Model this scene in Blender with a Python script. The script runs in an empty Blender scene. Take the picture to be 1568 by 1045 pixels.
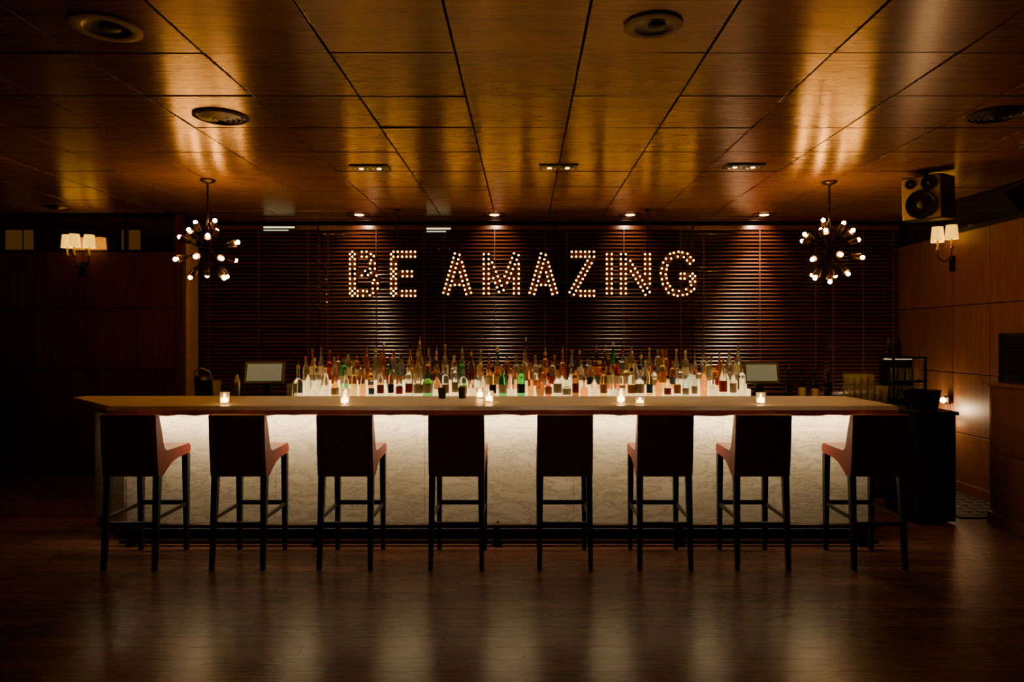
import bpy, bmesh, math, random
from mathutils import Vector, Matrix, Euler
random.seed(7)
CH=1.54; H=2.92; F=1080.0
def PX(x,d): return (x-803)*d/F
def PZ(y,d): return CH-(y-517)*d/F
scene=bpy.context.scene

# ---------------- materials ----------------
def new(name):
    m=bpy.data.materials.new(name); m.use_nodes=True
    nt=m.node_tree; b=nt.nodes['Principled BSDF']; return m,nt,b
def pm(name,col,rough=.5,metal=0,spec=.5,emit=None,es=0,trans=0,ior=1.45,coat=0,noise=0,nscale=8,stretch=(1,1,1),bump=0):
    m,nt,b=new(name)
    b.inputs['Base Color'].default_value=(*col,1)
    b.inputs['Roughness'].default_value=rough
    b.inputs['Metallic'].default_value=metal
    b.inputs['Specular IOR Level'].default_value=spec
    b.inputs['Transmission Weight'].default_value=trans
    b.inputs['IOR'].default_value=ior
    b.inputs['Coat Weight'].default_value=coat
    if emit:
        b.inputs['Emission Color'].default_value=(*emit,1); b.inputs['Emission Strength'].default_value=es
    if noise or bump:
        tc=nt.nodes.new('ShaderNodeTexCoord'); mp=nt.nodes.new('ShaderNodeMapping'); mp.inputs['Scale'].default_value=stretch
        n=nt.nodes.new('ShaderNodeTexNoise'); n.inputs['Scale'].default_value=nscale; n.inputs['Detail'].default_value=6
        nt.links.new(tc.outputs['Object'],mp.inputs['Vector']); nt.links.new(mp.outputs[0],n.inputs['Vector'])
        if noise:
            r=nt.nodes.new('ShaderNodeValToRGB')
            r.color_ramp.elements[0].position=.3; r.color_ramp.elements[1].position=.7
            r.color_ramp.elements[0].color=(*[c*(1-noise) for c in col],1)
            r.color_ramp.elements[1].color=(*[min(1,c*(1+noise)) for c in col],1)
            nt.links.new(n.outputs['Fac'],r.inputs[0]); nt.links.new(r.outputs[0],b.inputs['Base Color'])
        if bump:
            bp=nt.nodes.new('ShaderNodeBump'); bp.inputs['Strength'].default_value=bump; bp.inputs['Distance'].default_value=.01
            nt.links.new(n.outputs['Fac'],bp.inputs['Height']); nt.links.new(bp.outputs[0],b.inputs['Normal'])
    return m
def wood(name,c1,c2,rough,stretch,metal=0,spec=.5,island=.25,nscale=3,coat=0,rv=.08,bump=.03,aniso=0,detail=8):
    m,nt,b=new(name); N=nt.nodes.new; L=nt.links.new
    tc=N('ShaderNodeTexCoord'); mp=N('ShaderNodeMapping'); mp.inputs['Scale'].default_value=stretch
    g=N('ShaderNodeNewGeometry')
    add=N('ShaderNodeVectorMath'); add.operation='ADD'
    sc=N('ShaderNodeMath'); sc.operation='MULTIPLY'; sc.inputs[1].default_value=37
    L(g.outputs['Random Per Island'],sc.inputs[0]); L(tc.outputs['Object'],mp.inputs['Vector'])
    L(mp.outputs[0],add.inputs[0]); L(sc.outputs[0],add.inputs[1])
    n=N('ShaderNodeTexNoise'); n.inputs['Scale'].default_value=nscale; n.inputs['Detail'].default_value=detail; n.inputs['Distortion'].default_value=.6
    L(add.outputs[0],n.inputs['Vector'])
    r=N('ShaderNodeValToRGB'); r.color_ramp.elements[0].position=.3; r.color_ramp.elements[1].position=.72
    r.color_ramp.elements[0].color=(*c1,1); r.color_ramp.elements[1].color=(*c2,1)
    L(n.outputs['Fac'],r.inputs[0])
    hs=N('ShaderNodeHueSaturation'); mr=N('ShaderNodeMapRange')
    mr.inputs[3].default_value=1-island; mr.inputs[4].default_value=1+island
    L(g.outputs['Random Per Island'],mr.inputs[0]); L(mr.outputs[0],hs.inputs['Value']); L(r.outputs[0],hs.inputs['Color'])
    L(hs.outputs[0],b.inputs['Base Color'])
    rr=N('ShaderNodeMapRange'); rr.inputs[3].default_value=rough-rv; rr.inputs[4].default_value=rough+rv
    L(n.outputs['Fac'],rr.inputs[0]); L(rr.outputs[0],b.inputs['Roughness'])
    b.inputs['Metallic'].default_value=metal; b.inputs['Specular IOR Level'].default_value=spec
    b.inputs['Coat Weight'].default_value=coat
    if aniso:
        b.inputs['Anisotropic'].default_value=aniso
        cx=N('ShaderNodeCombineXYZ'); cx.inputs[1].default_value=1.0
        L(cx.outputs[0],b.inputs['Tangent'])
    if bump:
        bp=N('ShaderNodeBump'); bp.inputs['Strength'].default_value=bump; bp.inputs['Distance'].default_value=.004
        L(n.outputs['Fac'],bp.inputs['Height']); L(bp.outputs[0],b.inputs['Normal'])
    return m
M={}
M['ceil']=wood('ceiling_veneer',(.27,.137,.052),(.36,.190,.076),.275,(.8,26,1),metal=.5,island=.10,nscale=1.4,rv=.01,bump=0,aniso=.72,detail=4)
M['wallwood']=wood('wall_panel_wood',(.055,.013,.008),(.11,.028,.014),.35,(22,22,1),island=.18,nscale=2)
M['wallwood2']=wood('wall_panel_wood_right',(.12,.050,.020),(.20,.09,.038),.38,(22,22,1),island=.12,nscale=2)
M['slat']=wood('blind_slat_wood',(.070,.019,.011),(.12,.034,.018),.26,(1,20,20),island=.2,nscale=2,bump=0,rv=.04,spec=.7)
M['tape']=pm('blind_ladder_cord',(.10,.035,.02),.7,noise=.1)
M['black']=pm('black_paint',(.008,.007,.007),.35,noise=.2)
M['soot']=pm('dark_backing',(.006,.004,.003),.8,noise=.2)
M['legwood']=pm('stool_leg_wood',(.014,.006,.005),.35,noise=.3,nscale=20,stretch=(1,1,.1))
M['leather']=pm('oxblood_leather',(.20,.018,.015),.45,spec=.25,noise=.12,nscale=60,bump=.08)
M['metal']=pm('brushed_steel',(.55,.52,.48),.3,metal=1,noise=.1)
M['bronze']=pm('dark_bronze',(.05,.032,.02),.35,metal=1,noise=.2)
M['mirror']=pm('bronze_mirror',(.42,.27,.14),.10,metal=1,noise=.1)
M['amberrefl']=pm('painted_amber_reflection',(.08,.04,.01),.2,emit=(1,.42,.06),es=.05,noise=.3,nscale=5)  # warm reflections painted as a dim glow, not real panes
M['brass']=pm('aged_brass',(.55,.38,.17),.35,metal=1,noise=.15)
M['cream']=pm('cream_plastic',(.45,.36,.24),.5,noise=.05)
M['beige']=pm('beige_trim',(.45,.30,.16),.5,noise=.1)
M['glassblk']=pm('black_glass',(.01,.008,.008),.06,spec=.8,noise=.1)
M['signmetal']=pm('sign_painted_metal',(.05,.014,.010),.4,metal=.2,noise=.2)
M['bulb']=pm('sign_bulb_glow',(1,.8,.5),.4,emit=(1,.44,.03),es=25)
M['bulb2']=pm('chandelier_bulb_glow',(1,.8,.5),.4,emit=(1,.44,.07),es=220)
M['shade']=pm('sconce_shade_glow',(.9,.75,.5),.6,emit=(1,.50,.02),es=1.9)
M['lamp']=pm('downlight_glow',(1,.8,.5),.4,emit=(1,.55,.18),es=12)
M['led']=pm('lit_acrylic',(.9,.82,.62),.4,emit=(1,.70,.30),es=1.7)
M['flame']=pm('candle_wax_glow',(1,.8,.5),.4,emit=(1,.58,.20),es=20)
M['tube']=pm('strip_reflection_glow',(1,.9,.7),.4,emit=(.95,.95,.50),es=1.4)  # glow colour standing in for whitish reflected light
M['screen']=pm('pos_screen',(.20,.23,.15),.5,spec=.15,emit=(.60,.68,.42),es=.14,noise=.05)
M['plastic']=pm('grey_plastic',(.09,.085,.07),.5,spec=.25,noise=.1)
M['rubber']=pm('mat_rubber',(.02,.008,.007),.7,noise=.4,nscale=30)
M['paperc']=pm('label_cream',(.65,.58,.45),.6,noise=.08)
M['paperr']=pm('label_red',(.40,.04,.02),.5,noise=.1)
M['paperb']=pm('label_blue',(.08,.14,.28),.5,noise=.1)
M['paperk']=pm('label_black',(.02,.018,.015),.5,noise=.1)
M['papero']=pm('label_orange',(.7,.28,.05),.5,noise=.1)
def gl(name,col,t=.86): return pm(name,col,.04,trans=t,ior=1.40)
M['gclear']=gl('clear_glass',(.97,.97,.91),.88); M['ggreen']=gl('green_glass',(.10,.60,.20)); M['gamber']=gl('amber_liquor',(.98,.42,.05))
M['gred']=gl('red_liquor',(.85,.12,.05)); M['gbrown']=gl('brown_glass',(.35,.14,.05)); M['gblue']=gl('blue_glass',(.6,.80,.9)); M['gyellow']=gl('yellow_liquor',(.98,.70,.18))
M['gdark']=pm('wine_glass_dark',(.012,.018,.010),.08,spec=.7,noise=.1)
M['frost']=pm('frosted_votive',(.9,.85,.75),.35,trans=.9,ior=1.2)
# marble
def marble():
    m,nt,b=new('white_marble'); N=nt.nodes.new; L=nt.links.new
    tc=N('ShaderNodeTexCoord'); mp=N('ShaderNodeMapping'); mp.inputs['Rotation'].default_value=(0,.7,.2); mp.inputs['Scale'].default_value=(1,1,3.4)
    n=N('ShaderNodeTexNoise'); n.inputs['Scale'].default_value=4.2; n.inputs['Detail'].default_value=13; n.inputs['Roughness'].default_value=.70; n.inputs['Distortion'].default_value=.7
    r=N('ShaderNodeValToRGB'); e=r.color_ramp.elements
    e[0].position=.34; e[0].color=(.60,.555,.46,1); e[1].position=.68; e[1].color=(.76,.70,.59,1)
    k=e.new(.50); k.color=(.41,.375,.31,1); k=e.new(.465); k.color=(.68,.63,.53,1); k=e.new(.53); k.color=(.70,.645,.54,1)
    L(tc.outputs['Object'],mp.inputs[0]); L(mp.outputs[0],n.inputs['Vector']); L(n.outputs['Fac'],r.inputs[0]); L(r.outputs[0],b.inputs['Base Color'])
    b.inputs['Roughness'].default_value=.35
    return m
M['marble']=marble()
def floormat():
    m,nt,b=new('dark_plank_floor'); N=nt.nodes.new; L=nt.links.new
    tc=N('ShaderNodeTexCoord')
    br=N('ShaderNodeTexBrick'); br.inputs['Scale'].default_value=1; br.inputs['Brick Width'].default_value=1.1; br.inputs['Row Height'].default_value=.125
    br.inputs['Mortar Size'].default_value=.003; br.inputs['Color1'].default_value=(.15,.064,.038,1); br.inputs['Color2'].default_value=(.075,.033,.022,1); br.inputs['Mortar'].default_value=(.012,.007,.005,1)
    br.offset=.37
    L(tc.outputs['Object'],br.inputs['Vector'])
    mp=N('ShaderNodeMapping'); mp.inputs['Scale'].default_value=(1.5,25,1); L(tc.outputs['Object'],mp.inputs[0])
    n=N('ShaderNodeTexNoise'); n.inputs['Scale'].default_value=2.5; n.inputs['Detail'].default_value=8; L(mp.outputs[0],n.inputs['Vector'])
    mx=N('ShaderNodeMix'); mx.data_type='RGBA'; mx.blend_type='MULTIPLY'; mx.inputs[0].default_value=.7
    r=N('ShaderNodeValToRGB'); r.color_ramp.elements[0].color=(.5,.5,.5,1); r.color_ramp.elements[0].position=.3; r.color_ramp.elements[1].position=.7
    L(n.outputs['Fac'],r.inputs[0]); L(br.outputs['Color'],mx.inputs[6]); L(r.outputs[0],mx.inputs[7]); L(mx.outputs[2],b.inputs['Base Color'])
    rr=N('ShaderNodeMapRange'); rr.inputs[3].default_value=.21; rr.inputs[4].default_value=.34; L(n.outputs['Fac'],rr.inputs[0]); L(rr.outputs[0],b.inputs['Roughness'])
    bp=N('ShaderNodeBump'); bp.inputs['Strength'].default_value=.4; bp.inputs['Distance'].default_value=.002; bp.invert=True
    L(br.outputs['Fac'],bp.inputs['Height']); L(bp.outputs[0],b.inputs['Normal'])
    b.inputs['Specular IOR Level'].default_value=.25
    return m
M['floor']=floormat()
M['counter']=wood('live_edge_walnut',(.40,.31,.20),(.60,.50,.36),.36,(1.2,10,10),island=0,nscale=2.5)

# ---------------- mesh builder ----------------
class MB:
    def __init__(s,name): s.name=name; s.v=[]; s.f=[]; s.m=[]; s.sm=[]; s.mats=[]
    def mi(s,m):
        m=M[m]
        if m not in s.mats: s.mats.append(m)
        return s.mats.index(m)
    def add(s,vs,fs,mat,mtx=None,sm=True):
        o=len(s.v); i=s.mi(mat)
        for v in vs:
            v=Vector(v)
            if mtx: v=mtx@v
            s.v.append(v)
        for k0,f in enumerate(fs):
            s.f.append([o+k for k in f]); s.m.append(i); s.sm.append(sm if isinstance(sm,bool) else sm[k0])
    def box(s,c,size,mat,rot=None,bev=0,taper=None):
        bm=bmesh.new(); bmesh.ops.create_cube(bm,size=1)
        for v in bm.verts:
            v.co=Vector((v.co.x*size[0],v.co.y*size[1],v.co.z*size[2]))
        if bev: bmesh.ops.bevel(bm,geom=bm.edges[:],offset=bev,segments=2,affect='EDGES',profile=.6)
        s.bm(bm,mat,Matrix.Translation(c)@((rot if isinstance(rot,Matrix) else Euler(rot).to_matrix().to_4x4()) if rot else Matrix()),'flat')
    def bm(s,bm,mat,mtx=None,mode='smooth'):
        bmesh.ops.recalc_face_normals(bm,faces=bm.faces[:])
        bm.verts.index_update(); bm.normal_update()
        sm=[False if mode=='flat' else (abs(f.normal.x)<.9 if mode=='extr' else True) for f in bm.faces]
        s.add([v.co.copy() for v in bm.verts],[[v.index for v in f.verts] for f in bm.faces],mat,mtx,sm); bm.free()
    def frust(s,p1,p2,a1,a2,mat):
        p1=Vector(p1);p2=Vector(p2)
        vs=[]
        for p,a in ((p1,a1),(p2,a2)):
            vs+=[p+Vector((-a,-a,0)),p+Vector((a,-a,0)),p+Vector((a,a,0)),p+Vector((-a,a,0))]
        s.add(vs,[(0,3,2,1),(4,5,6,7),(0,1,5,4),(1,2,6,5),(2,3,7,6),(3,0,4,7)] if p2.z>p1.z else [(0,1,2,3),(4,7,6,5),(0,4,5,1),(1,5,6,2),(2,6,7,3),(3,7,4,0)],mat,sm=False)
    def lathe(s,prof,pos,mat,seg=14,mtx=None,capb=True,capt=True):
        vs=[];fs=[]
        for r,z in prof:
            for k in range(seg):
                a=2*math.pi*k/seg; vs.append((r*math.cos(a),r*math.sin(a),z))
        n=len(prof)
        for i in range(n-1):
            for k in range(seg):
                a=i*seg+k; b=i*seg+(k+1)%seg
                fs.append((a,b,b+seg,a+seg))
        if capb: fs.append(tuple(range(seg))[::-1])
        if capt: fs.append(tuple((n-1)*seg+k for k in range(seg)))
        s.add(vs,fs,mat,Matrix.Translation(pos)@(mtx or Matrix()))
    def cyl(s,p1,p2,r,mat,r2=None,seg=12):
        p1=Vector(p1);p2=Vector(p2);d=p2-p1
        q=d.to_track_quat('Z','Y').to_matrix().to_4x4()
        s.lathe([(r,0),(r2 if r2 is not None else r,d.length)],p1,mat,seg,q)
    def sph(s,c,r,mat,u=12,v=8,sc=(1,1,1)):
        prof=[(max(1e-4,r*math.sin(math.pi*i/v)),-r*math.cos(math.pi*i/v)) for i in range(v+1)]
        s.lathe(prof,c,mat,u,Matrix.Diagonal((*sc,1)))
    def tube(s,pts,r,mat,seg=10):
        for a,b in zip(pts,pts[1:]): s.cyl(a,b,r,mat,seg=seg)
        for p in pts[1:-1]: s.sph(p,r,mat,seg,6)
    def extr(s,poly,x0,x1,mat,bev=0,seg=2):
        bm=bmesh.new()
        a=[bm.verts.new((x0,y,z)) for y,z in poly]; b=[bm.verts.new((x1,y,z)) for y,z in poly]
        n=len(poly); bm.faces.new(a); bm.faces.new(b[::-1])
        for i in range(n): bm.faces.new((a[i],b[i],b[(i+1)%n],a[(i+1)%n]))
        if bev:
            es=[e for e in bm.edges if abs(e.verts[0].co.x-e.verts[1].co.x)<1e-6]
            bmesh.ops.bevel(bm,geom=es,offset=bev,segments=seg,affect='EDGES')
        s.bm(bm,mat,None,'extr')
    def done(s,parent=None,origin=None):
        me=bpy.data.meshes.new(s.name)
        if origin is None:
            xs=[v.x for v in s.v]; ys=[v.y for v in s.v]; zs=[v.z for v in s.v]
            origin=Vector(((min(xs)+max(xs))/2,(min(ys)+max(ys))/2,min(zs)))
        origin=Vector(origin)
        me.from_pydata([v-origin for v in s.v],[],s.f)
        for m in s.mats: me.materials.append(m)
        me.polygons.foreach_set('material_index',s.m)
        me.update()
        me.polygons.foreach_set('use_smooth',[True]*len(s.f))
        me.set_sharp_from_angle(angle=math.radians(38))
        me.polygons.foreach_set('use_smooth',s.sm)
        me.update()
        o=bpy.data.objects.new(s.name,me); scene.collection.objects.link(o); o.location=origin
        if parent:
            bpy.context.view_layer.update()
            o.parent=parent; o.matrix_parent_inverse=parent.matrix_world.inverted()
        return o
Z0=(0,0,0)
# ---------------- room ----------------
XL,XR,YB,YF=-6.3,4.35,8.3,-2.0
b=MB('floor'); b.box(((XL+XR)/2,(YB+YF)/2,-.05),(XR-XL+.4,YB-YF+.4,.1),'floor'); b.done(origin=Z0)
# ceiling tiles
b=MB('ceiling')
b.box(((XL+XR)/2,(YB+YF)/2,H+.06),(XR-XL+.4,YB-YF+.4,.06),'soot')
T=.61
x0=.275-T*11; y0=3.418-T*9
x=x0
while x<XR:
    y=y0
    while y<YB:
        xa,xb=max(x,XL),min(x+T,XR); ya,yb=max(y,YF),min(y+T,YB)
        if xb-xa>.04 and yb-ya>.04:
            g=.0055
            b.box(((xa+xb)/2,(ya+yb)/2,H+.012),(xb-xa-2*g,yb-ya-2*g,.024),'ceil',rot=(random.gauss(0,.006),random.gauss(0,.003),0),bev=.002)
        y+=T
    x+=T
b.done(origin=Z0)
# walls
b=MB('wall_back'); b.box((.2,8.42,H/2),(XR-XL+.6,.1,H),'soot')
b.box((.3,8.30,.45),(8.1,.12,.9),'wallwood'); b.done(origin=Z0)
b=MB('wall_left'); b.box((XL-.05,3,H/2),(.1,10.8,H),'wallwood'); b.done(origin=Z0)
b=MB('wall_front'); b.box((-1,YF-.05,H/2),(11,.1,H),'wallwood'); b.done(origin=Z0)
# left panelled wall facing camera
b=MB('wall_panelled'); WY=7.80
b.box(((XL-3.77)/2,8.09,H/2),(abs(XL+3.77),.5,H),'soot')
xs=[XL,-5.97,-5.425,-4.887,-4.30,-3.86,-3.77]; zs=[.0,.585,1.185,1.86,2.49]
for i in range(len(xs)-1):
    for j in range(4):
        if i==5: continue
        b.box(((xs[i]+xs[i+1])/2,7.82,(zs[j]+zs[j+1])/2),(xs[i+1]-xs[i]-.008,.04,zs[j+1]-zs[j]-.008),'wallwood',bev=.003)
b.box((-3.815,7.81,1.45),(.09,.06,2.9),'wallwood',bev=.004)
b.done(origin=Z0)
b=MB('window_1')
for i,(xa,xb) in enumerate([(-6.3,-5.35),(-5.33,-4.42),(-4.40,-3.87)]):
    b.box(((xa+xb)/2,7.82,2.69),(xb-xa,.02,.36),'mirror')
b.box((-5.08,7.805,2.50),(2.44,.03,.02),'bronze'); b.box((-5.08,7.805,2.885),(2.44,.03,.03),'bronze')
for x in (-5.34,-4.41): b.box((x,7.805,2.69),(.03,.03,.37),'bronze')
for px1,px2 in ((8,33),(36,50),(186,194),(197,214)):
    xa,xb=PX(px1,7.8),PX(px2,7.8); b.box(((xa+xb)/2,7.808,2.62),(xb-xa,.006,.22),'amberrefl')  # glowing patches painted in for warm reflections in the mirror band
b.done()
# right wall
b=MB('wall_right'); b.box((XR+.09,3.1,H/2),(.1,10.8,H),'soot')
y=8.3; k=0
while y>2.2:
    for j in range(4):
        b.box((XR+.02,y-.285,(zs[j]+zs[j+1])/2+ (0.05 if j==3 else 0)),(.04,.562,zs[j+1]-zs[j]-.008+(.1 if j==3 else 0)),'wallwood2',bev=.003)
    y-=.57
b.box((XR+.03,5.25,2.79),(.02,6.1,.30),'glassblk')
b.done(origin=Z0)
b=MB('baseboard_right'); b.box((XR-.012,7.0,.05),(.02,2.4,.10),'wallwood2',bev=.004); b.done()
b=MB('trim_window_edge'); b.box((-3.745,7.95,1.35),(.05,.20,2.9-.2),'beige',bev=.004); b.done()
# low partition on right
b=MB('wall_partition')
b.box((4.115,4.0,.575),(.43,3.72,1.13),'soot')
y=5.87
while y>2.3:
    for za,zb in ((0.1,.585),(.585,1.14)):
        b.box((3.89,y-.285,(za+zb)/2),(.03,.562,zb-za-.008),'wallwood2',bev=.003)
    y-=.57
b.box((4.11,4.0,1.15),(.49,3.78,.03),'wallwood2',bev=.005)
b.box((3.87,4.0,.05),(.03,3.76,.1),'wallwood2',bev=.004)
b.done(origin=Z0)
b=MB('framed_glass_screen')
b.box((3.95,5.35,1.37),(.012,.96,.36),'glassblk')
for z in (1.18,1.56): b.box((3.95,5.35,z),(.03,1.0,.03),'black')
for y in (4.86,5.84): b.box((3.95,y,1.37),(.03,.03,.40),'black')
b.done()
# window + blinds
b=MB('window_2')
b.box((.3,8.34,1.85),(8.05,.02,1.85),'glassblk')
for px in (303,488,665,850,1060,1265,1378):
    b.box((PX(px,8.3),8.32,1.85),(.05,.05,1.9),'bronze')
b.done()
bd=[306,488,665,850,1060,1265,1376]
SY=8.17
b=MB('venetian_blinds')
for i in range(6):
    xa=PX(bd[i],SY)+.008; xb=PX(bd[i+1],SY)-.008
    z=.93; tl=math.radians(34)+random.uniform(-.05,.05)
    while z<2.78:
        w=.025; pts=[]
        jt=tl+random.gauss(0,.02)
        for u,h in ((-1,0),(-.5,.0035),(0,.0048),(.5,.0035),(1,0)):
            dy=u*w; dz=h
            pts.append((SY+dy*math.cos(jt)-dz*math.sin(jt), z+dy*math.sin(jt)+dz*math.cos(jt)))
        lo=[(p[0],p[1]-.0025) for p in pts][::-1]
        b.extr(pts+lo,xa,xb,'slat')
        z+=.0435
    for fx in (.08,.5,.92):
        xx=xa+(xb-xa)*fx
        b.box((xx,SY-.024,1.85),(.010,.002,1.88),'tape'); b.box((xx,SY+.024,1.85),(.010,.002,1.88),'tape')
    b.box(((xa+xb)/2,SY,2.81),(xb-xa,.06,.05),'slat',bev=.004)
    b.box(((xa+xb)/2,SY,.90),(xb-xa,.05,.02),'slat',bev=.004)
b.done()
b=MB('trim_valance'); b.box((.3,8.04,2.908),(8.05,.03,.022),'wallwood',bev=.003); b.box((.3,8.12,2.90),(8.05,.02,.036),'wallwood',bev=.003); b.done()
for (xa,xb,y) in ((403,450,350),(653,690,352)):
    b=MB('strip_reflection'); cx=(PX(xa,8.1)+PX(xb,8.1))/2; w=PX(xb,8.1)-PX(xa,8.1); z=PZ(y,8.1)  # reflected light strips built as glowing bars, no actual tube fixtures
    b.box((cx,8.115,z+.016),(w,.02,.016),'tube',bev=.003); b.box((cx-w*.1,8.115,z-.018),(w*.8,.02,.008),'tube',bev=.003)
    b.box((cx,8.13,z),(w+.02,.012,.06),'black'); b.done()

# ---------------- bar ----------------
TOPZ=1.055; TH=.062
b=MB('bar_counter')
front=[]; n=90
for i in range(n+1):
    t=i/n; x=-2.93+t*5.57
    off=.012*math.sin(x*3.1)+.008*math.sin(x*7.7+1)+.004*math.sin(x*19)
    front.append((x,4.95+off))
outl=front+[(2.66,5.3),(2.64,5.83),(-3.62,5.83),(-3.66,5.72)]
bm=bmesh.new(); N=len(outl); tp=[];md=[];bt=[]
for i,(x,y) in enumerate(outl):
    j=.006*math.sin(i*1.7)+.004*math.sin(i*.6)
    ins=.012 if i<=n else 0
    tp.append(bm.verts.new((x,y+ins*2.4,TOPZ))); md.append(bm.verts.new((x,y-.002,TOPZ-.026))); bt.append(bm.verts.new((x,y+ins*1.5+(j if i<=n else 0),TOPZ-TH+j*.8)))
bm.faces.new(tp); bm.faces.new(bt[::-1])
for A,B in ((md,tp),(bt,md)):
    for i in range(N):
        k=(i+1)%N; bm.faces.new((A[i],A[k],B[k],B[i]))
b.bm(bm,'counter',None,'flat')
BT=TOPZ-TH-.012
fx=[-2.99,-1.87,-.75,.37,1.49,2.61]
for i in range(5):
    b.box(((fx[i]+fx[i+1])/2,5.31,(BT+.10)/2+.0),(fx[i+1]-fx[i]-.002,.02,BT-.10),'marble')
b.box((-.19,5.45,BT/2),(5.58,.25,BT-.02),'soot')
p=Vector((-3.0,5.31,0)); q=Vector((-3.52,5.80,0)); d=(q-p); ang=math.atan2(d.y,d.x); c=(p+q)/2
b.box((c.x,c.y,(BT+.10)/2),(d.length,.02,BT-.10),'marble',rot=(0,0,ang))
b.box((c.x+.02,c.y+.03,.05),(d.length,.02,.10),'legwood',rot=(0,0,ang))
b.box((-.19,5.335,.05),(5.6,.03,.10),'legwood')
b.box((2.62,5.55,BT/2),(.02,.5,BT),'marble')
b.box((-.19,5.285,.012),(5.66,.06,.024),'legwood',bev=.003)
bar=b.done()
b=MB('foot_rail')
b.cyl((-3.0,5.20,.15),(2.63,5.20,.15),.019,'bronze',seg=14)
for x in (-2.9,-1.53,-.2,1.15,2.5):
    b.box((x,5.2,.075),(.05,.012,.15),'bronze'); b.cyl((x,5.2,.0),(x,5.2,.012),.04,'bronze')
    b.box((x,5.25,.15),(.02,.10,.02),'bronze')
b.done(parent=bar)
b=MB('led_strip'); b.box((-.19,5.20,BT-.004),(5.5,.03,.014),'metal'); ls=b.done(parent=bar)

# ---------------- stools ----------------
def stool(px):
    cx=(px-803)*4.685/F; w=.185
    b=MB('bar_stool')
    prof=[(4.645,1.025),(4.665,.80),(4.680,.615),(4.755,.605),(4.785,.625),(4.82,.66),(4.87,.685),(4.95,.697),(5.12,.70),(5.142,.712),(5.145,.755),(5.125,.775),(4.95,.772),(4.80,.765),(4.765,.785),(4.745,.83),(4.725,.93),(4.700,1.02),(4.69,1.03),(4.66,1.033)]
    b.extr(prof,cx-w,cx+w,'leather',bev=.006)
    for s in (-1,1):
        b.frust((cx+s*(w-.022),4.715,.615),(cx+s*(w-.016),4.668,0),.021,.014,'legwood')
        b.frust((cx+s*(w-.022),5.112,.70),(cx+s*(w-.020),5.118,0),.021,.014,'legwood')
        b.box((cx+s*(w-.019),4.905,.335),(.018,.40,.026),'legwood',bev=.002)
    b.box((cx,5.115,.345),(2*w-.05,.02,.032),'legwood',bev=.002)
    b.box((cx,4.690,.30),(2*w-.05,.02,.026),'legwood',bev=.002)
    for s in (-1,1):
        b.box((cx+s*(w-.012),4.654,.83),(.002,.004,.38),'leather',rot=(math.radians(4.6),0,0))
    return b.done()
for px in (200,365,529,699,865,1018,1167,1345): stool(px)

# ---------------- back bar ----------------
b=MB('back_bar_cabinet')
b.box((.25,7.2,.455),(7.1,.85,.87),'wallwood',bev=.005)
b.box((.25,7.19,.905),(7.14,.9,.03),'black',bev=.004)
for i in range(12):
    b.box((-3.0+i*.59,6.765,.45),(.55,.02,.78),'wallwood',bev=.004)
    b.cyl((-3.0+i*.59+.2,6.75,.5),(-3.0+i*.59+.2,6.75,.62),.007,'brass')
cab=b.done()
BZ=.921
b=MB('lit_bottle_shelf')
X1,X2=PX(456,7.0),PX(1146,7.0)
tiers=[(6.86,.95),(6.99,1.03),(7.12,1.11)]
for k,(y,z) in enumerate(tiers):
    b.box(((X1+X2)/2,y+.0,(BZ+z)/2+.0),(X2-X1,.125,z-BZ),'led',bev=.002)
    for x in (X1-.006,X2+.006): b.box((x,y,(BZ+z)/2),(.012,.13,z-BZ),'metal')
b.done()
def bottle(b,x,y,z,h,r,kind,gm,lab,cap):
    if kind==0: prof=[(r*.9,0),(r,.01),(r,h*.58),(r*.85,h*.66),(r*.38,h*.76),(r*.34,h*.92)]
    elif kind==1: prof=[(r*.9,0),(r,.01),(r,h*.66),(r*.9,h*.70),(r*.4,h*.76),(r*.36,h*.92)]
    elif kind==2: prof=[(r*.8,0),(r*.9,.01),(r*1.02,h*.3),(r*.95,h*.5),(r*.5,h*.66),(r*.32,h*.78),(r*.3,h*.92)]
    elif kind==3: prof=[(r*1.1,0),(r*1.2,.01),(r*1.2,h*.45),(r*1.1,h*.52),(r*.45,h*.6),(r*.42,h*.92)]
    elif kind==4: prof=[(r*.5,0),(r*.9,h*.08),(r*1.15,h*.25),(r*1.0,h*.42),(r*.4,h*.55),(r*.3,h*.7),(r*.42,h*.92)]
    seg=4 if (kind==1 and random.random()<.35) else 12
    rot=Matrix.Rotation(math.pi/4+random.uniform(-.3,.3),4,'Z') if seg==4 else None
    if seg==4: prof=[(a*1.25,c) for a,c in prof]
    b.lathe(prof,(x,y,z),gm,seg,rot)
    nr=prof[-1][0]
    b.lathe([(nr*1.08,h*.88),(nr*1.12,h*.99),(nr*.9,h)],(x,y,z),cap,10)
    if random.random()<.3:
        b.cyl((x,y,z+h),(x+.004,y,z+h+.045),.006,'metal',r2=.003,seg=6)
    if lab:
        pr=max(a for a,c in prof)
        b.lathe([(pr*1.015,h*.16),(pr*1.02,h*.17),(pr*1.02,h*.42),(pr*1.015,h*.43)],(x,y,z),lab,seg,rot,capb=False,capt=False)
b=MB('liquor_bottles')
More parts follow.
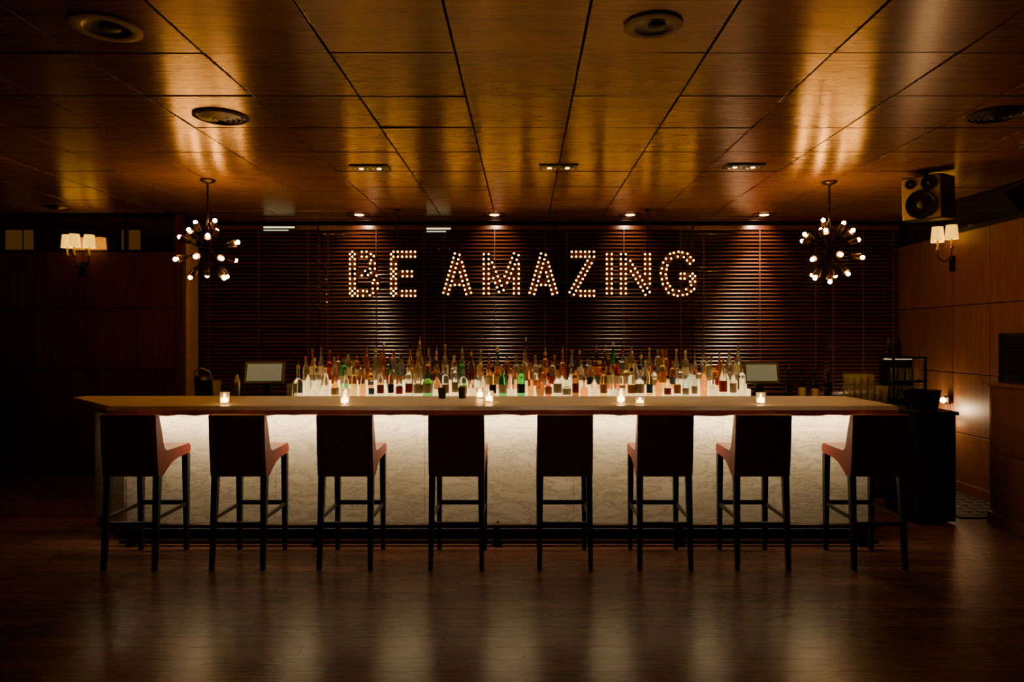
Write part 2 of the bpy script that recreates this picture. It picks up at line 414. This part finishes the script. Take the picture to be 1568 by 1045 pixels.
for k,(ty,tz) in enumerate(tiers):
    x=X1+.05+k*.03
    while x<X2-.04:
        u=random.random()
        gm='gclear' if u<.56 else 'gamber' if u<.73 else 'gyellow' if u<.83 else 'gred' if u<.87 else 'ggreen' if u<.93 else 'gbrown' if u<.97 else 'gblue'
        if -.1<x<.9 and random.random()<.25: gm=random.choice(['gamber','gred','gbrown','gamber'])
        lab=random.choice([None,None,None,None,'paperc','paperc','paperc','paperr','paperk','paperb','papero'])
        cap=random.choice(['black','metal','metal','brass','paperr','paperc','gclear'])
        kind=random.choice([0,0,1,1,2,3,4])
        h=random.choice([random.uniform(.20,.26),random.uniform(.27,.33),random.uniform(.27,.33)]); r=random.uniform(.029,.040)
        if k==2: h=max(h,.25)
        if random.random()<.08: h+=.07
        bottle(b,x,ty+random.uniform(-.01,.01),tz+.001,h,r,kind,gm,lab,cap)
        x+=random.uniform(.080,.100)
b.done()
b=MB('wine_bottles')
for i in range(8):
    x=PX(1204+i*10,6.95); bottle(b,x,6.95+(.1 if i%2 else -.06),BZ,random.uniform(.27,.31),.036,0,'gdark',random.choice(['paperc','paperk','paperc',None]),random.choice(['paperr','black','black']))
b.done()
def tumbler(b,x,y,z,h=.12,r=.035,m='gclear'):
    b.lathe([(r*.75,0),(r,h),(r*.93,h),(r*.68,.012),(.001,.012)],(x,y,z),m,12,capt=False)
b=MB('glass_tumblers')
for i in range(6):
    for j in range(2):
        x=PX(1298+i*10,6.9); tumbler(b,x,6.82+j*.11,BZ,.15)
        if i<4 : tumbler(b,x,6.82+j*.11,BZ+.152,.11,.033)
b.done()
b=MB('bar_glassware')
for px,yy,h,r in ((444,6.7,.10,.03),(452,6.72,.12,.026)):
    tumbler(b,PX(px,yy),yy,BZ,h+.08,r)
b.done()
b=MB('water_glass'); tumbler(b,PX(332,6.85),6.85,BZ,.2,.045); b.done()
b=MB('cocktail_shaker'); x=PX(362,6.85)
b.lathe([(.032,0),(.045,.16),(.045,.165),(.036,.20),(.02,.23),(.018,.26),(.006,.265)],(x,6.85,BZ),'metal',16); b.done()
b=MB('ice_bucket'); x=PX(312,6.9)
b.lathe([(.07,0),(.09,.2),(.095,.205),(.085,.23),(.02,.27),(.001,.27)],(x,6.9,BZ),'black',20)
b.tube([(x-.09,6.9,BZ+.2),(x-.07,6.86,BZ+.29),(x,6.85,BZ+.32),(x+.07,6.86,BZ+.29),(x+.09,6.9,BZ+.2)],.006,'metal'); b.done()
def pos(pxa,pxb,ya,yb,yaw):
    d=6.95; cx=PX((pxa+pxb)/2,d); w=(pxb-pxa)*d/F; z=PZ((ya+yb)/2,d)
    b=MB('pos_terminal'); R=Matrix.Rotation(yaw,4,'Z')@Matrix.Rotation(math.radians(-18),4,'X')
    hh=(yb-ya)*d/F/math.cos(math.radians(18))
    b.box((cx,d,z),(w,.035,hh),'plastic',rot=R,bev=.008)
    n=R@Vector((0,-.019,0)); b.box(Vector((cx,d,z))+n,(w-.05,.004,hh-.05),'screen',rot=R)
    b.box((cx,d+.08,(z+BZ)/2-.01),(.08,.06,z-BZ-.03),'plastic',bev=.01)
    b.box((cx,d+.04,BZ+.02),(w*.8,.24,.04),'plastic',bev=.01)
    b.done()
pos(376,435,555,588,.1); pos(1153-14,1192,556,588,-.1)
for px in (677,708):
    b=MB('straw_cup'); d=5.6; x=PX(px,d); b.lathe([(.028,0),(.036,.085),(.033,.085),(.026,.01),(.001,.01)],(x,d,TOPZ),'black',16,capt=False)
    for i in range(5): b.cyl((x+.01*math.cos(i*1.3),d+.01*math.sin(i*1.3),TOPZ+.02),(x+.022*math.cos(i*1.3),d+.022*math.sin(i*1.3),TOPZ+.10),.0025,'black',seg=6)
    b.done()
for px,d in ((344,5.12),(528,5.10),(749,5.25),(951,5.18),(980,5.1),(1165,5.1),(529,5.5),(951,5.55),(735,5.6)):
    hh=.05 if px==980 else .085
    b=MB('votive_candle'); x=PX(px,d)
    b.lathe([(.026,0),(.032,.01),(.034,hh),(.031,hh),(.029,.012),(.001,.012)],(x,d,TOPZ+.001),'frost',16,capt=False)
    b.lathe([(.024,0.014),(.024,hh*.55),(.005,hh*.57)],(x,d,TOPZ+.001),'flame',12)
    b.sph((x,d,TOPZ+hh*.75),.008,'flame',8,6,(1,1,1.9))
    b.done()
b=MB('glass_rack_cabinet')
cx=PX(1384,6.95); w=.31; z1=PZ(548,6.95)
for sx in (-1,1):
    for yy in (6.85,7.1): b.box((cx+sx*w/2,yy,(BZ+z1)/2),(.02,.02,z1-BZ),'black')
b.box((cx,7.115,(BZ+z1)/2),(w,.01,z1-BZ),'black')
for z in (BZ+.012,BZ+.19,z1): b.box((cx,6.975,z),(w+.03,.28,.02),'black',bev=.003)
b.box((cx,7.06,z1-.016),(w-.04,.02,.01),'led')
for i in range(4):
    tumbler(b,cx-.11+i*.073,6.93,BZ+.022,.12,.03); tumbler(b,cx-.11+i*.073,6.93,BZ+.20,.12,.03)
b.done()
b=MB('dark_spirit_bottles')
for i,px in enumerate((1352,1366)): bottle(b,PX(px,6.95)+.08,7.0,z1+.011,.2,.032,i,'gdark',None,'black')
b.done()
b=MB('service_station')
cx=3.38;cy=6.05
b.box((cx,cy,.46),(.34,.5,.88),'black',bev=.008); b.box((cx,cy,.915),(.37,.54,.03),'black',bev=.006)
for z in (.28,.62): b.box((cx,cy-.256,z),(.30,.012,.28),'legwood',bev=.004); b.cyl((cx-.06,cy-.27,z+.1),(cx+.06,cy-.27,z+.1),.006,'bronze')
b.lathe([(.12,0),(.145,.15),(.15,.16),(.14,.16),(.11,.02),(.001,.02)],(cx+.03,cy,.93),'black',24,capt=False)
b.done()
b=MB('floor_mat'); b.box((4.0,6.62,.007),(.6,1.25,.012),'rubber',bev=.003)
for i in range(5):
    for j in range(10): b.box((3.76+i*.12,6.08+j*.12,.015),(.07,.07,.006),'rubber')
b.done()
b=MB('wall_lamp'); y=7.2
for z in (.90,.66):
    b.box((XR-.03,y,z),(.03,.08,.08),'bronze',bev=.004); b.sph((XR-.075,y,z),.03,'flame')
b.cyl((XR-.03,y,.90),(XR-.03,y,.66),.006,'bronze'); b.done()

# ---------------- sign ----------------
SD=7.5
b=MB('marquee_sign')
zb,zt=PZ(456,SD),PZ(383,SD); ins=.045
L={'B':[[(0,0),(0,1),(.62,1),(.88,.9),(.88,.63),(.62,.52),(0,.52)],[(.62,.52),(1,.40),(1,.12),(.70,0),(0,0)]],
'E':[[(1,1),(0,1),(0,0),(1,0)],[(0,.5),(.85,.5)]],
'A':[[(0,0),(.5,1),(1,0)],[(.2,.28),(.8,.28)]],
'M':[[(0,0),(0,1),(.5,.06),(1,1),(1,0)]],
'Z':[[(0,1),(1,1),(0,0),(1,0)]],'I':[[(.5,0),(.5,1)]],'N':[[(0,0),(0,1),(1,0),(1,1)]],
'G':[[(.95,.80),(.75,.97),(.5,1),(.25,.95),(.07,.75),(0,.5),(.07,.25),(.25,.05),(.5,0),(.78,.04),(.98,.16),(.98,.44),(.58,.44)]]}
bulbs=[]
def tryb(p):
    for q in bulbs:
        if (q-p).length<.036: return
    bulbs.append(p)
for ch,a,c in (('B',533,581),('E',596,642),('A',676,724),('M',738,797),('A',808,856),('Z',869,916),('I',925,941),('N',948,998),('G',1009,1068)):
    xa,xb=PX(a,SD)+ins,PX(c,SD)-ins
    if ch=='I': xa=xb=(xa+xb)/2
    for st in L[ch]:
        P=[Vector((xa+u*(xb-xa),0,zb+ins+v*(zt-zb-2*ins))) for u,v in st]
        for p,q in zip(P,P[1:]):
            d=q-p; l=d.length; ang=math.atan2(d.z,d.x); c=(p+q)/2
            b.box((c.x,SD+.04,c.z),(l+.03,.06,.084),'signmetal',rot=(0,-ang,0),bev=.003)
            nrm=Vector((-d.z,0,d.x)).normalized(); nb=max(1,round(l/.050))
            for sgn in (-1,1):
                for i in range(nb+1): tryb(p+d*(i/nb)+nrm*.026*sgn)
for p in bulbs:
    b.sph((p.x,SD+.000,p.z),.0092,'bulb',8,6)
    b.cyl((p.x,SD+.012,p.z),(p.x,SD+.004,p.z),.012,'signmetal',seg=8)
for z in (zb+.14,zt-.12): b.box(((PX(533,SD)+PX(1068,SD))/2,SD+.085,z),(PX(1060,SD)-PX(540,SD),.02,.025),'black')
for px in (608,992):
    x=PX(px,SD+.085); b.cyl((x,SD+.085,zb+.1),(x,SD+.085,H+.005),.010,'bronze'); b.cyl((x,SD+.085,H-.012),(x,SD+.085,H+.002),.04,'bronze')
b.done()
# ---------------- chandeliers ----------------
def chand(px,pyc,d,cyp,pts):
    X=PX(px,d); zc=PZ(cyp,d); k=d/F; R=.285
    b=MB('sputnik_chandelier')
    b.lathe([(.001,-.035),(.03,-.03),(.065,-.012),(.065,0)],(X,d,H),'bronze',24)
    b.cyl((X,d,zc),(X,d,H-.02),.008,'bronze')
    b.sph((X,d,zc),.04,'bronze',16,10)
    dirs=[]
    for dx,dy in pts:
        v=Vector((dx*k,0,-dy*k)); r2=R*R-v.length_squared
        v.y=-math.sqrt(r2) if r2>0 else 0
        dirs.append(v.normalized())
    for dx,dy in ((-30,-20),(28,10),(0,-38),(-15,36),(20,38)):
        v=Vector((dx*k,0,-dy*k)); v.y=math.sqrt(max(0,R*R-v.length_squared)); dirs.append(v.normalized())
    for v in dirs:
        c=Vector((X,d,zc)); b.cyl(c,c+v*(R-.07),.006,'bronze',seg=8)
        b.cyl(c+v*(R-.11),c+v*(R-.03),.018,'bronze',r2=.032,seg=12)
        b.sph(c+v*(R-.010),.018,'bulb2',10,8)
    b.done()
chand(318,275,6.16,385,[(-11,-28),(19,-19),(-37,16),(3,14),(36,15),(-21,-50),(-49,-25),(-28,42),(27,44),(12,-51),(50,-15)])
chand(1270,278,6.24,384,[(-21,-27),(21,-27),(-38,17),(-3,12),(44,13),(19,39),(-10,-50),(24,-46),(-42,-25),(48,-18),(-24,46),(1,50)])
# ---------------- sconces ----------------
def sconce(org,yaw):
    b=MB('wall_sconce'); Mx=Matrix.Translation(org)@Matrix.Rotation(yaw,4,'Z')
    def T_(p): return Mx@Vector(p)
    b.box(T_((0,-.012,-.03)),(.07,.024,.16),'bronze',rot=Matrix.Rotation(yaw,4,'Z'),bev=.008)
    for sx,oy in ((-.12,-.09),(0,-.16),(.12,-.09)):
        b.tube([T_((0,-.03,.02)),T_((sx*.5,oy*.6,-.01)),T_((sx*.95,oy,.04)),T_((sx,oy,.12))],.006,'bronze')
        b.cyl(T_((sx,oy,.11)),T_((sx,oy,.13)),.022,'brass'); b.cyl(T_((sx,oy,.13)),T_((sx,oy,.22)),.01,'cream')
        b.lathe([(.062,0),(.050,.14)],T_((sx,oy,.20)),'shade',20,capb=False,capt=False)
        b.sph(T_((sx,oy,.25)),.02,'shade',10,8)
    b.done()
sconce((PX(128,7.8),7.798,2.32),0)
sconce((XR-.002,7.15,2.32),math.radians(-90+0))
# ---------------- ceiling fixtures ----------------
def ring_light(px,py,dia,dark=True):
    d=F*(H-CH)/(517-py); X=PX(px,d); r=dia/2
    b=MB('recessed_downlight')
    b.lathe([(r,0),(r,-.008),(r*.8,-.014),(r*.66,-.008)],(X,d,H-.001),'beige',32,capb=False,capt=False)
    b.lathe([(r*.67,-.009),(r*.62,-.004),(r*.3,-.002)],(X,d,H-.001),'black',32,capb=False)
    b.sph((X+r*.12,d,H-.006),r*.3,'plastic',16,8,(1,1,.25)); b.done()
ring_light(163,41,.29); ring_light(1000,38,.26)
def diffuser(px,py,dia,m='metal'):
    d=F*(H-CH)/(517-py); X=PX(px,d); r=dia/2
    b=MB('air_diffuser')
    for i in range(5):
        q=r*(1-.19*i); z=-.006-.004*i
        b.lathe([(q,z+.006),(q,z),(q-.018*r/.16,z-.007),(q-.022*r/.16,z+.004)],(X,d,H-.002),m if i else 'black',32,capb=False,capt=False)
    b.lathe([(r*.98,0),(r*.98,-.002)],(X,d,H-.002),'black',32); b.done()
diffuser(338,178,.33); diffuser(1525,175,.33,'bronze'); diffuser(88,317,.24,'bronze')
for px,py in ((567,256),(855,255),(1139,254)):
    d=F*(H-CH)/(517-py); X=PX(px,d)
    b=MB('twin_recessed_spotlight')
    b.box((X,d,H-.006),(.31,.16,.012),'black',bev=.003)
    for s in (-1,1):
        b.lathe([(.055,-.012),(.058,-.016),(.05,-.016),(.045,-.012)],(X+s*.072,d,H-.001),'metal',20,capb=False,capt=False)
        b.lathe([(.018,-.016),(.018,-.013)],(X+s*.072,d,H-.001),'lamp',16)
    b.done()
for px in (550,757,965,1170):
    d=7.90; X=PX(px,d)
    b=MB('blind_downlight')
    b.lathe([(.13,0),(.13,-.008),(.105,-.012),(.10,-.006)],(X,d,H-.001),'bronze',28,capb=False,capt=False)
    b.lathe([(.05,-.006),(.05,-.010)],(X,d,H-.001),'lamp',20)
    b.done()
def speaker(name,c,size,yaw,pitch,face):
    b=MB(name); R=Matrix.Rotation(yaw,4,'Z')@Matrix.Rotation(pitch,4,'X'); c=Vector(c); w,dp,h=size
    b.box(c,size,'black',rot=R,bev=.012)
    def loc(x,y,z): return c+R@Vector((x,y,z))
    b.box(loc(0,-dp/2-.004,0),(w*.94,.012,h*.94),face,rot=R,bev=.008)
    Q=R@Matrix.Rotation(math.radians(90),4,'X')
    def cone(x,z,r):
        b.lathe([(r,0),(r,.012),(r*.88,.012),(r*.82,.004),(r*.3,-.0),(r*.3,.003),(r*.1,.008)],loc(x,-dp/2-.010,z),'black',24,Q)
        b.lathe([(r*.28,.004),(r*.2,.012),(r*.01,.015)],loc(x,-dp/2-.010,z),'plastic',16,Q)
    cone(0,-h*.15,w*.38); cone(-w*.24,h*.33,w*.13); cone(w*.2,h*.32,w*.19)
    b.cyl(loc(0,dp*.1,h*.45),(c.x,c.y+dp*.1,H),.014,'black')
    b.done()
speaker('loudspeaker',(3.38,5.9,2.70),(.31,.36,.36),math.radians(-46),math.radians(5),'cream')
# dark ceiling spotlight far right
b=MB('track_spotlight'); c=Vector((3.62,5.0,2.60)); dr=Vector((-.6,.5,-.45)).normalized()
b.cyl((3.62,5.0,2.68),(3.62,5.0,H),.014,'black'); b.box((3.62,5.0,H-.012),(.14,.14,.024),'black',bev=.004)
b.cyl(c-dr*.14,c+dr*.12,.075,'black',r2=.095,seg=20); b.cyl(c+dr*.12,c+dr*.16,.105,'black',seg=20)
b.tube([c+Vector((-.1,-.05,0)),c+Vector((-.09,-.04,.10)),c+Vector((.09,.04,.10)),c+Vector((.1,.05,0))],.008,'black'); b.done()
b=MB('gooseneck_lamp'); X=4.14
b.lathe([(.06,0),(.055,.02),(.015,.03)],(X,5.7,1.166),'black',20)
pts=[Vector((X,5.7,1.19)),Vector((X,5.7,1.5)),Vector((X-.01,5.68,1.64)),Vector((X-.03,5.62,1.72)),Vector((X-.05,5.52,1.74)),Vector((X-.06,5.44,1.70))]
b.tube(pts,.008,'black'); b.cyl(pts[-1],pts[-1]+Vector((-.01,-.06,-.09)),.025,'black',r2=.05,seg=16); b.done()
b=MB('side_chair'); X=-5.45; Y=7.0
b.box((X,Y,.44),(.46,.46,.08),'black',bev=.02); b.box((X,Y+.22,.72),(.44,.05,.5),'black',rot=(-.12,0,0),bev=.02)
for sx in (-1,1):
    for sy in (-1,1): b.frust((X+sx*.19,Y+sy*.19,.41),(X+sx*.21,Y+sy*.21,0),.022,.015,'legwood')
b.done()

# ---------------- lights ----------------
def area(name,loc,rot,sx,sy,e,col,spread=180):
    l=bpy.data.lights.new(name,'AREA'); l.shape='RECTANGLE'; l.size=sx; l.size_y=sy; l.energy=e; l.color=col; l.spread=math.radians(spread)
    o=bpy.data.objects.new(name,l); o.location=loc; o.rotation_euler=rot; scene.collection.objects.link(o); return o
def spot(name,loc,tgt,e,col,ang,blend=.6,r=.03):
    l=bpy.data.lights.new(name,'SPOT'); l.energy=e; l.color=col; l.spot_size=math.radians(ang); l.spot_blend=blend; l.shadow_soft_size=r
    o=bpy.data.objects.new(name,l); o.location=loc; o.rotation_euler=(Vector(tgt)-Vector(loc)).to_track_quat('-Z','Y').to_euler(); scene.collection.objects.link(o)
def point(name,loc,e,col,r=.05):
    l=bpy.data.lights.new(name,'POINT'); l.energy=e; l.color=col; l.shadow_soft_size=r
    o=bpy.data.objects.new(name,l); o.location=loc; scene.collection.objects.link(o)
W=(1,.74,.41)
area('led_strip_light',(-.19,5.20,BT-.014),(math.radians(20),0,0),5.5,.03,50,W)
area('led_strip_light_return',(-3.22,5.44,BT-.02),(math.radians(20),0,math.radians(-43)),.25,.03,1.3,W)
for px in (550,757,965,1170):
    X=PX(px,7.9); big=(px==1170)
    spot('blind_spot',(X,7.90,2.875),(X,8.17,2.62),(34 if big else 17),(1,.62,.32),100,1.0)
    spot('blind_spot_low',(X,7.88,2.87),(X-(.10 if big else 0),8.17,2.0),(170 if big else 38),(1,.62,.30),52,1.0)
for px in (567,855,1139):
    X=PX(px,5.7)
    for s in (-.072,.072): spot('bar_spot',(X+s,5.70,2.895),(X+s,5.66,1.0),30,(1,.72,.42),72,.8)
for px,py in ((163,41),(1000,38)):
    d=F*(H-CH)/(517-py); spot('room_fill_spot',(PX(px,d),d,H-.03),(PX(px,d)*.6,d+1.2,0),9,(1,.6,.32),110,1.0)  # added fill for stool backs and floor; the downlights themselves are unlit
point('wall_lamp_light',(XR-.16,7.2,.80),12,(1,.65,.32))
w=bpy.data.worlds.new('dim_world'); scene.world=w; w.use_nodes=True
w.node_tree.nodes['Background'].inputs[0].default_value=(.5,.3,.2,1); w.node_tree.nodes['Background'].inputs[1].default_value=.01
# ---------------- camera ----------------
cam=bpy.data.cameras.new('camera'); cam.lens=36*F/1568; cam.sensor_width=36; cam.shift_x=-19/1568; cam.shift_y=-5.5/1568
co=bpy.data.objects.new('camera',cam); co.location=(0,0,CH); co.rotation_euler=(math.radians(90),0,0); scene.collection.objects.link(co); scene.camera=co
